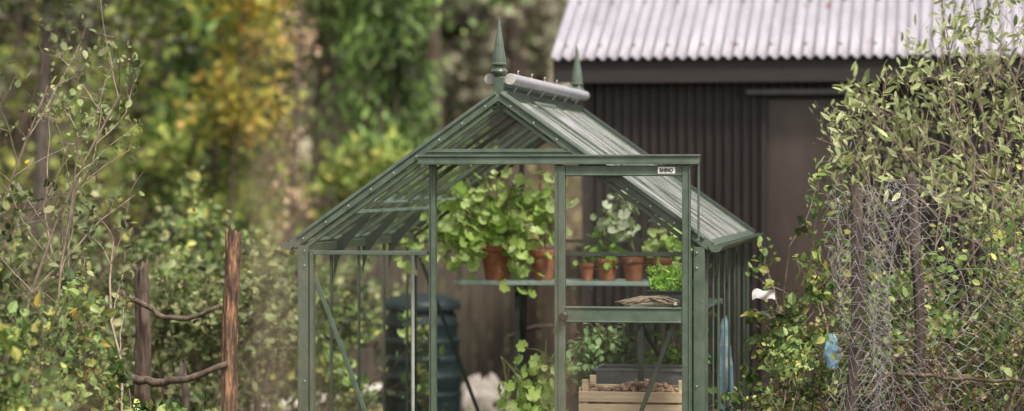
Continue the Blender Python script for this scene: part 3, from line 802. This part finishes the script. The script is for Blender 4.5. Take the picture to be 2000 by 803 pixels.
def f1b(x, z): return np.array([1.84+x+.03*math.sin(z*5+x*7), 11.62 + .05*math.sin(x*7+z*6) + .05*x, z + .05*math.sin(x*6+2+z*3)])
netting('wire_netting', 'second crumpled layer of chicken wire in brambles', 1.2, 1.40, .05, f1b, .0011)
def f2(x, z):
    a = x/.13 + z*.6; r = .105 + .02*math.sin(3*a+z*6) + .018*math.sin(5*a-z*9)
    return np.array([1.555 + .10*(1-z/1.9)*.3 + r*math.cos(a) + .02*math.sin(z*7), 11.45 + r*.8*math.sin(a), z*(1+.01*math.sin(a*2))+.02*math.sin(7*a)])
netting('wire_netting', 'crumpled roll of chicken wire wrapped round a stake', .82, 1.80, .040, f2, .0011)
def f3(x, z): return np.array([1.53+x + .04*math.sin(z*8), 11.38 + .05*math.sin(x*22+z*5) + .03*math.sin(z*13), z + .05*math.sin(x*14)])
netting('wire_netting', 'loose folded chicken wire hanging between stakes', .28, 1.78, .040, f3, .0011)
def f4(x, z):
    a = x/.05; r = .040 + .018*math.sin(3*a+z*8)
    return np.array([1.70 + .035*math.sin(z*4) + r*math.cos(a), 11.45 + r*math.sin(a), z + .02*math.sin(5*a)])
netting('wire_netting', 'tightly bunched chicken wire beside a stake', .32, 1.84, .034, f4, .0011)

# ------------------------------------------------------------------ shrubs
def shrub(name, label, x, y, stems, H, spread, cfg, lmat, kind, lsize, per, wood='twig', cat='shrub', r0=.012, z0=0, extra=None, dens=1.0, zmin=.3, ok=None, lean=0):
    t = thing(name, label, cat, (x, y, z0))
    cfg = dict(cfg)
    if ok: cfg['ok'] = lambda p: ok(p[0]+x, p[2])
    tb = TB(); tips = []
    for s in range(stems):
        a = random.uniform(0, 6.28); q = math.sqrt(random.random())
        p = np.array([spread*.35*q*math.cos(a), spread*.25*q*math.sin(a), 0])
        d = np.array([spread*.9*q*math.cos(a)/H + lean, spread*.6*q*math.sin(a)/H, 1.0])
        grow(tb, tips, p, d, H*random.uniform(.55, .85), r0*random.uniform(.7, 1.1), 0, cfg)
    P = np.array([q[0] for q in tips]); D = np.array([q[1] for q in tips])
    P = np.repeat(P, per, 0); D = np.repeat(D, per, 0)
    gap = np.sin(P[:, 0]*9+x*3)*np.sin(P[:, 2]*8+y)*np.sin(P[:, 1]*7)   # clumps and gaps
    keep = (P[:, 2] > zmin) & (rng.random(len(P)) < dens*(1+gap*1.2))
    P = P[keep]; D = D[keep]
    D = unit(D)*.7 + rng.normal(size=P.shape)*.7
    P = P + rng.normal(size=P.shape)*lsize*.5
    V, F = leaves_arr(P, D, (.45+rng.random(len(P))**1.6*1.05)*lsize, kind, up=.5, nbias=np.array([.05, -.35, .1]))
    obj('stem', tb.mesh('stem', M[wood]), t)
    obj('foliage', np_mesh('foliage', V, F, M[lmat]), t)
    if extra:
        em, en, es = extra; idx = rng.integers(0, len(P), en)
        V, F = leaves_arr(P[idx]+[0, -.03, 0], D[idx], rng.uniform(.7, 1.2, en)*es, 'leaf', up=.3, nbias=np.array([0, -.9, 0]))
        obj('autumn_leaves', np_mesh('autumn_leaves', V, F, M[em]), t)
    return len(P)
C1 = dict(seg=5, wander=.16, up=[.05, .0, -.03, -.05], max=3, leaf=2, n=[6, 4, 3], ang=(20, 60), ratio=(.32, .52), t0=.35)
CT = dict(seg=7, wander=.12, up=[.08, .05, .03], max=2, leaf=1, n=[13, 4], ang=(20, 60), ratio=(.14, .30), t0=.15)
CS = dict(seg=6, wander=.15, up=[.05, .0, -.04], max=2, leaf=1, n=[8, 3], ang=(20, 55), ratio=(.20, .38), t0=.25)
CO = dict(seg=6, wander=.14, up=[.05, .05, .04, .03], max=3, leaf=2, n=[7, 4, 3], ang=(18, 55), ratio=(.26, .46), t0=.45, rmin=.0013)
def okL(x, z): return x < (-1.72 if z > 1.45 else (-1.80 if z > .80 else -1.30))
def okO(x, z): return x > np.interp(z, [1.6, 2.0, 2.24, 2.37, 2.46], [1.50, 1.52, 1.60, 1.78, 2.12])
def okC(x, z): return (x > 1.20 or z < .8) and z < np.interp(x, [1.2, 1.35, 1.6, 1.9], [1.35, 1.80, 1.95, 2.0])
# left hedge
shrub('bramble_bush', 'thin upright bush with small leaves and bare twigs', -2.30, 11.5, 7, 3.1, .55, CT, 'L_small', 'leaf', .038, 2, dens=.42, extra=('L_autumn', 14, .04), ok=okL, wood='twigpale')
shrub('bramble_bush', 'tall thin bush with arching bare shoots', -2.0, 11.9, 4, 2.7, .35, CT, 'L_small', 'leaf', .038, 1, dens=.45, ok=okL, wood='twigpale')
shrub('bramble_bush', 'leafy hedge bush with bright green leaves', -2.2, 11.0, 8, 1.60, .6, C1, 'L_bright', 'leaf', .046, 2, dens=.58, extra=('L_autumn', 30, .065), ok=okL)
shrub('bramble_bush', 'low dense bramble at the foot of the stakes', -1.98, 11.3, 8, 1.12, .6, C1, 'L_bright', 'leaf', .044, 2, dens=.65, extra=('L_autumn', 14, .055), ok=okL)
shrub('bramble_bush', 'dense leafy bramble with yellowing leaves', -2.1, 10.4, 8, 1.15, .6, C1, 'L_bright', 'leaf', .048, 2, dens=.55, extra=('L_autumn', 26, .065), ok=okL)
shrub('bramble_bush', 'low trailing bramble below the tall stake', -1.62, 11.8, 7, .76, .5, C1, 'L_bright', 'leaf', .044, 2, dens=.6, ok=okL)
shrub('bramble_bush', 'green undergrowth bush behind the stakes', -1.85, 14.4, 8, 1.40, .8, C1, 'L_small', 'leaf', .055, 2, dens=.5)
shrub('bramble_bush', 'pale green undergrowth bush near greenhouse corner', -1.42, 15.5, 8, 1.20, .6, C1, 'L_bright', 'leaf', .055, 2, dens=.6)
shrub('bramble_bush', 'bushy green undergrowth in woodland edge', -2.4, 16.8, 8, 1.6, 1.0, C1, 'L_bright', 'leaf', .065, 2, dens=.7)
shrub('bramble_bush', 'bushy green undergrowth under trees', -3.1, 15.8, 8, 1.9, 1.0, C1, 'L_small', 'leaf', .06, 2, dens=.5)
shrub('bramble_bush', 'pale dying undergrowth bush at woodland edge', -1.5, 18.2, 7, 1.2, .8, C1, 'L_small', 'leaf', .06, 1)
shrub('bramble_bush', 'rough green bush below conifer', -1.1, 23.2, 8, 1.8, 1.4, C1, 'L_ylgreen', 'leaf', .09, 2, dens=.7)
# right side
shrub('olive_shrub', 'tall airy olive shrub with narrow grey green leaves', 2.45, 12.9, 6, 3.2, .7, CO, 'L_olive', 'olive', .060, 1, 'twigpale', r0=.011, zmin=1.6, ok=okO, dens=.62)
shrub('olive_shrub', 'airy olive shrub with thin arching branches', 1.98, 12.6, 7, 2.5, .6, CO, 'L_olive', 'olive', .056, 1, 'twigpale', r0=.008, zmin=1.7, ok=okO, dens=.36)
shrub('olive_shrub', 'broad olive shrub beside shed wall', 2.95, 13.4, 5, 3.2, .8, CO, 'L_olive', 'olive', .060, 1, 'twigpale', r0=.011, zmin=1.6, ok=okO, dens=.62)
shrub('climbing_shrub', 'scrambling green shrub beside greenhouse wall', 1.42, 12.8, 7, 1.9, .30, CS, 'L_bright', 'leaf', .048, 2, 'twigpale', extra=('L_autumn', 12, .04), ok=okC, dens=.65)
shrub('climbing_shrub', 'leafy green scrambling shrub under netting', 1.55, 12.5, 6, 1.8, .4, CS, 'L_bright', 'leaf', .044, 2, 'twigpale', ok=okC, dens=.6)
shrub('climbing_shrub', 'dense green bramble behind wire netting', 2.15, 12.3, 9, 1.55, .8, C1, 'L_bright', 'leaf', .038, 2, 'barkred', ok=okC, dens=.5)
shrub('climbing_shrub', 'green bramble at end of wire netting', 2.7, 12.4, 8, 1.6, .8, C1, 'L_bright', 'leaf', .038, 2, 'barkred', dens=.5)
shrub('climbing_shrub', 'green creeper growing through chicken wire', 1.95, 11.55, 6, 1.5, .6, CS, 'L_bright', 'leaf', .032, 1, 'twigpale', dens=.7)
shrub('dry_shrub', 'dead brown twiggy shrub behind netting', 2.10, 11.78, 11, 1.35, .6, C1, 'L_brown', 'leaf', .022, 1, 'barkred', dens=.5)
shrub('dry_shrub', 'bare dead twigs beside greenhouse', 1.27, 11.9, 5, 1.05, .25, CS, 'L_brown', 'leaf', .022, 1, 'twigpale', dens=.5, r0=.005)

# ------------------------------------------------------------------ background trees
def tree(name, label, x, y, H, r, zc0, rc, lmat, nlimb=40, per=150, lsize=.10, wood='bark', kind='quad', droop=0.0, conical=False, clus=.28, lean=(0, 0)):
    z = float(gh(np.array(x), np.array(y)))
    t = thing(name, label, 'tree', (x, y, z-.05))
    tb = TB(); k = 12; zz = np.linspace(0, H, k)
    P = np.stack([lean[0]*zz/H + .06*np.sin(zz*1.1+x), lean[1]*zz/H + .05*np.cos(zz*.9+y), zz], -1)
    tb.tube(P, r*(1.25-1.15*(zz/H)**.8).clip(.06)*np.where(zz < .1, 1.3, 1), 9)
    LP = []
    for q in range(nlimb):
        u = (q+random.random())/nlimb
        zl = zc0 + (H*.96-zc0)*u**1.3
        a = random.uniform(0, 6.28)
        base = np.array([np.interp(zl, zz, P[:, 0]), np.interp(zl, zz, P[:, 1]), zl])
        ln = rc*((1-u*.92) if conical else math.sqrt(max(.08, 1-(2*u-.8)**2*.55)))*random.uniform(.6, 1.1)
        d = np.array([math.cos(a), math.sin(a), .35-droop]); pts = [base]
        for s in range(6):
            d = unit(d + rng.normal(size=3)*.18 + np.array([0, 0, -droop*.28])); pts.append(pts[-1]+d*ln/6)
        pts = np.array(pts); tb.tube(pts, np.linspace(max(.012, r*.22), .006, 7), 4)
        for s in range(2, 7): LP.append(pts[s])
    LP = np.array(LP); n = nlimb*per
    idx = rng.integers(0, len(LP), n); PP = LP[idx] + rng.normal(size=(n, 3))*clus*np.array([1, 1, .75])
    if droop > .3: PP[:, 2] -= rng.random(n)**2*.45
    D = rng.normal(size=(n, 3)); D[:, 2] -= droop*2.5
    V, F = leaves_arr(PP, D, rng.uniform(.6, 1.3, n)*lsize, kind, up=.5, nbias=np.array([.1, -.35, 0]))
    obj('trunk', tb.mesh('trunk', M[wood]), t)
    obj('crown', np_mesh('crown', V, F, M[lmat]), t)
tree('autumn_tree', 'maple tree with yellow and orange autumn leaves', -2.50, 22.8, 4.4, .030, 2.2, .50, 'L_yellow', 26, 48, .10, clus=.11, wood='barkred')
tree('broadleaf_tree', 'yellow green leafy tree at woodland edge', -2.75, 23.5, 5.5, .035, 1.6, .70, 'L_ylgreen', 34, 50, .09, clus=.14, wood='barkred')
tree('conifer_tree', 'green conifer with drooping boughs', -1.25, 24.5, 10, .12, 2.4, 1.2, 'L_fir', 70, 130, .13, 'bark', kind='olive', droop=.8, conical=True, clus=.10)
tree('conifer_tree', 'green conifer with drooping boughs', -2.1, 28, 11, .14, 3.2, 1.4, 'L_fir', 55, 110, .14, kind='olive', droop=.8, conical=True, clus=.14)
tree('conifer_tree', 'shaded dark conifer behind autumn leaves', -3.3, 27, 10, .12, 1.6, 1.5, 'L_fir', 60, 100, .14, kind='quad', droop=.8, conical=True, clus=.16)
tree('beech_tree', 'slim tree with brown withered leaves', -1.92, 22, 6, .035, .9, .16, 'L_brown', 34, 16, .07, 'bark', clus=.08)
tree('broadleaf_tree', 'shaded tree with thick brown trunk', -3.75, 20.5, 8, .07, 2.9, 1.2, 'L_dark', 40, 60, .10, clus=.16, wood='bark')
tree('broadleaf_tree', 'tree with thin trunk and yellow green leaves', -3.6, 24.0, 6, .04, 1.6, .7, 'L_ylgreen', 30, 50, .10, 'barkred', clus=.16)
tree('pine_tree', 'tall straight brown woodland trunk', -1.55, 27, 12, .12, 4.2, 1.4, 'L_fir', 30, 80, .10, 'barkred', droop=.4)
tree('pine_tree', 'slender reddish woodland trunk', -.95, 29, 12, .10, 3.9, 1.5, 'L_fir', 30, 70, .12, 'barkred', droop=.4)
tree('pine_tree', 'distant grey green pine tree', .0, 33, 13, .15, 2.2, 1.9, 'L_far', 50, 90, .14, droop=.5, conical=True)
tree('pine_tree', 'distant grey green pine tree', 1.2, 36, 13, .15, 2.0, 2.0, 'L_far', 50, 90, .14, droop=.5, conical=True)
tree('broadleaf_tree', 'olive green tree in the distance', -5.4, 28, 9, .10, 1.5, 1.8, 'L_ylgreen', 40, 60, .12, 'barkred')
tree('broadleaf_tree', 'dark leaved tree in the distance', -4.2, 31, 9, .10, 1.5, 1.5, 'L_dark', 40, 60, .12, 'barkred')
tree('broadleaf_tree', 'leafy tree behind the shed', 4.8, 24, 9, .16, 1.5, 2.2, 'L_ylgreen', 40, 70, .12)
# far wood mass
n = 24000
P = np.stack([rng.uniform(-16, 16, n), rng.uniform(34, 48, n), np.zeros(n)], -1)
base = gh(P[:, 0], P[:, 1]); P[:, 2] = base*.6 + rng.random(n)**1.1*9
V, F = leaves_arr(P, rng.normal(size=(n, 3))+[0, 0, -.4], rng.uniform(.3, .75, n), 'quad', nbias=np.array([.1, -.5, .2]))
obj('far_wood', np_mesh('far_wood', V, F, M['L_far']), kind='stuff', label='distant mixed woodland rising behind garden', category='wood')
# undergrowth
n = 24000
P = np.stack([rng.uniform(-9, 8, n), rng.uniform(18.5, 33, n), np.zeros(n)], -1)
hh = .25 + .6*(np.sin(P[:, 0]*1.7)*np.sin(P[:, 1]*1.3+P[:, 0])*.5+.5)
P[:, 2] = gh(P[:, 0], P[:, 1]) + rng.random(n)**1.5*hh*1.6
bad = ((P[:, 0] > .1) & (P[:, 0] < 6.5) & (P[:, 1] < 21.5)) | ((P[:, 0] > -2.1) & (P[:, 0] < 1.2) & (P[:, 1] < 21.2) & (P[:, 2] > .25)); P = P[~bad]
V, F = leaves_arr(P, rng.normal(size=P.shape)+[0, 0, .5], rng.uniform(.05, .13, len(P)), 'quad')
obj('undergrowth', np_mesh('undergrowth', V, F, M['L_litter']), kind='stuff', label='brown and green woodland undergrowth and litter', category='undergrowth')
n = 9000
P = np.stack([rng.uniform(-5, 5, n), rng.uniform(7, 19, n), rng.random(n)**2*.35], -1)
lx = (P[:, 0]-GO[0])*ca + (P[:, 1]-GO[1])*sa; ly = -(P[:, 0]-GO[0])*sa + (P[:, 1]-GO[1])*ca
P = P[~((abs(lx) < 1.1) & (ly > -.15) & (ly < 2.65)) & ~((P[:, 0] > .1) & (P[:, 1] > 16))]
V, F = leaves_arr(P, rng.normal(size=P.shape)+[0, 0, 1.2], rng.uniform(.05, .12, len(P)), 'quad')
obj('grass', np_mesh('grass', V, F, M['L_small']), kind='stuff', label='rough grass and weeds around greenhouse', category='grass')

# tall dry weeds growing close to the viewer
def weed(x, y, H, w, n=90, u0=.62):
    t = thing('dry_weed', 'tall dry brown weed with withered seed heads', 'weed', (x, y, 0), group='tall dry weeds near the viewer')
    tb = TB(); P = []
    for s in range(3):
        a = random.uniform(-1, 1)*w; pts = [np.array([a*u*u + .01*math.sin(4*u+s), .05*u*s, H*u*(1-.07*s)]) for u in np.linspace(0, 1, 8)]
        tb.tube(pts, np.linspace(.004, .0015, 8), 4)
        for k in range(n//3):
            u = random.uniform(u0, 1); q = np.array([a*u*u, .05*u*s, H*u*(1-.07*s)])
            P.append(q + rng.normal(size=3)*np.array([w*.55, .04, .012]))
    P = np.array(P); V, F = leaves_arr(P, rng.normal(size=P.shape)+[0, 0, .5], rng.uniform(.006, .016, len(P)), 'leaf')
    obj('stem', tb.mesh('stem', M['twigpale']), t); obj('seed_head', np_mesh('seed_head', V, F, M['L_brown']), t)
weed(-.345, 3.3, 1.78, .050, 210)
weed(-.38, 3.5, 1.62, .055, 120)
weed(-.60, 3.4, 1.82, .045, 170)
weed(-.55, 3.3, 1.60, .055, 150)
weed(-.275, 3.2, 2.2, .045, 200, .7)
weed(.065, 3.4, 1.84, .018, 80)
weed(-.23, 3.5, 1.60, .03, 80)

# ------------------------------------------------------------------ light, world, camera
w = bpy.data.worlds.new('World'); scene.world = w; w.use_nodes = True
nt = w.node_tree; bg = nt.nodes['Background']
sky = nt.nodes.new('ShaderNodeTexSky'); sky.sky_type = 'NISHITA'; sky.sun_disc = False
sv = Vector((.36, -.55, .95)).normalized()
sky.sun_elevation = math.asin(sv.z); sky.sun_rotation = math.atan2(sv.x, sv.y)
sky.dust_density = 3; sky.air_density = 1.0; sky.ozone_density = .6
hs = nt.nodes.new('ShaderNodeHueSaturation'); hs.inputs['Saturation'].default_value = .35; hs.inputs['Value'].default_value = 1.5
tint = nt.nodes.new('ShaderNodeMix'); tint.data_type = 'RGBA'; tint.blend_type = 'MULTIPLY'; tint.inputs[0].default_value = 1; tint.inputs[7].default_value = (1.06, 1.0, .93, 1)
nt.links.new(sky.outputs[0], hs.inputs['Color']); nt.links.new(hs.outputs[0], tint.inputs[6]); nt.links.new(tint.outputs[2], bg.inputs[0])
bg.inputs[1].default_value = .15
sun = bpy.data.lights.new('sun', 'SUN'); sun.energy = 5.0; sun.angle = rad(9); sun.color = (1, .94, .84)
so = bpy.data.objects.new('sun', sun); COL.objects.link(so); so.rotation_euler = (-sv).to_track_quat('-Z', 'Y').to_euler(); so.location = (6, -5, 12)
cam = bpy.data.cameras.new('camera'); co = bpy.data.objects.new('camera', cam); COL.objects.link(co)
co.location = (0, 0, 1.86); co.rotation_euler = (rad(90)-math.atan(51.5/4938), 0, 0)
cam.sensor_width = 36; cam.lens = 36*4938/2000; cam.clip_start = .1; cam.clip_end = 1000
cam.dof.use_dof = True; cam.dof.focus_distance = 11.95; cam.dof.aperture_fstop = 1.15
scene.camera = co
scene.view_settings.view_transform = 'Standard'; scene.view_settings.look = 'None'; scene.view_settings.exposure = 0; scene.view_settings.gamma = 1
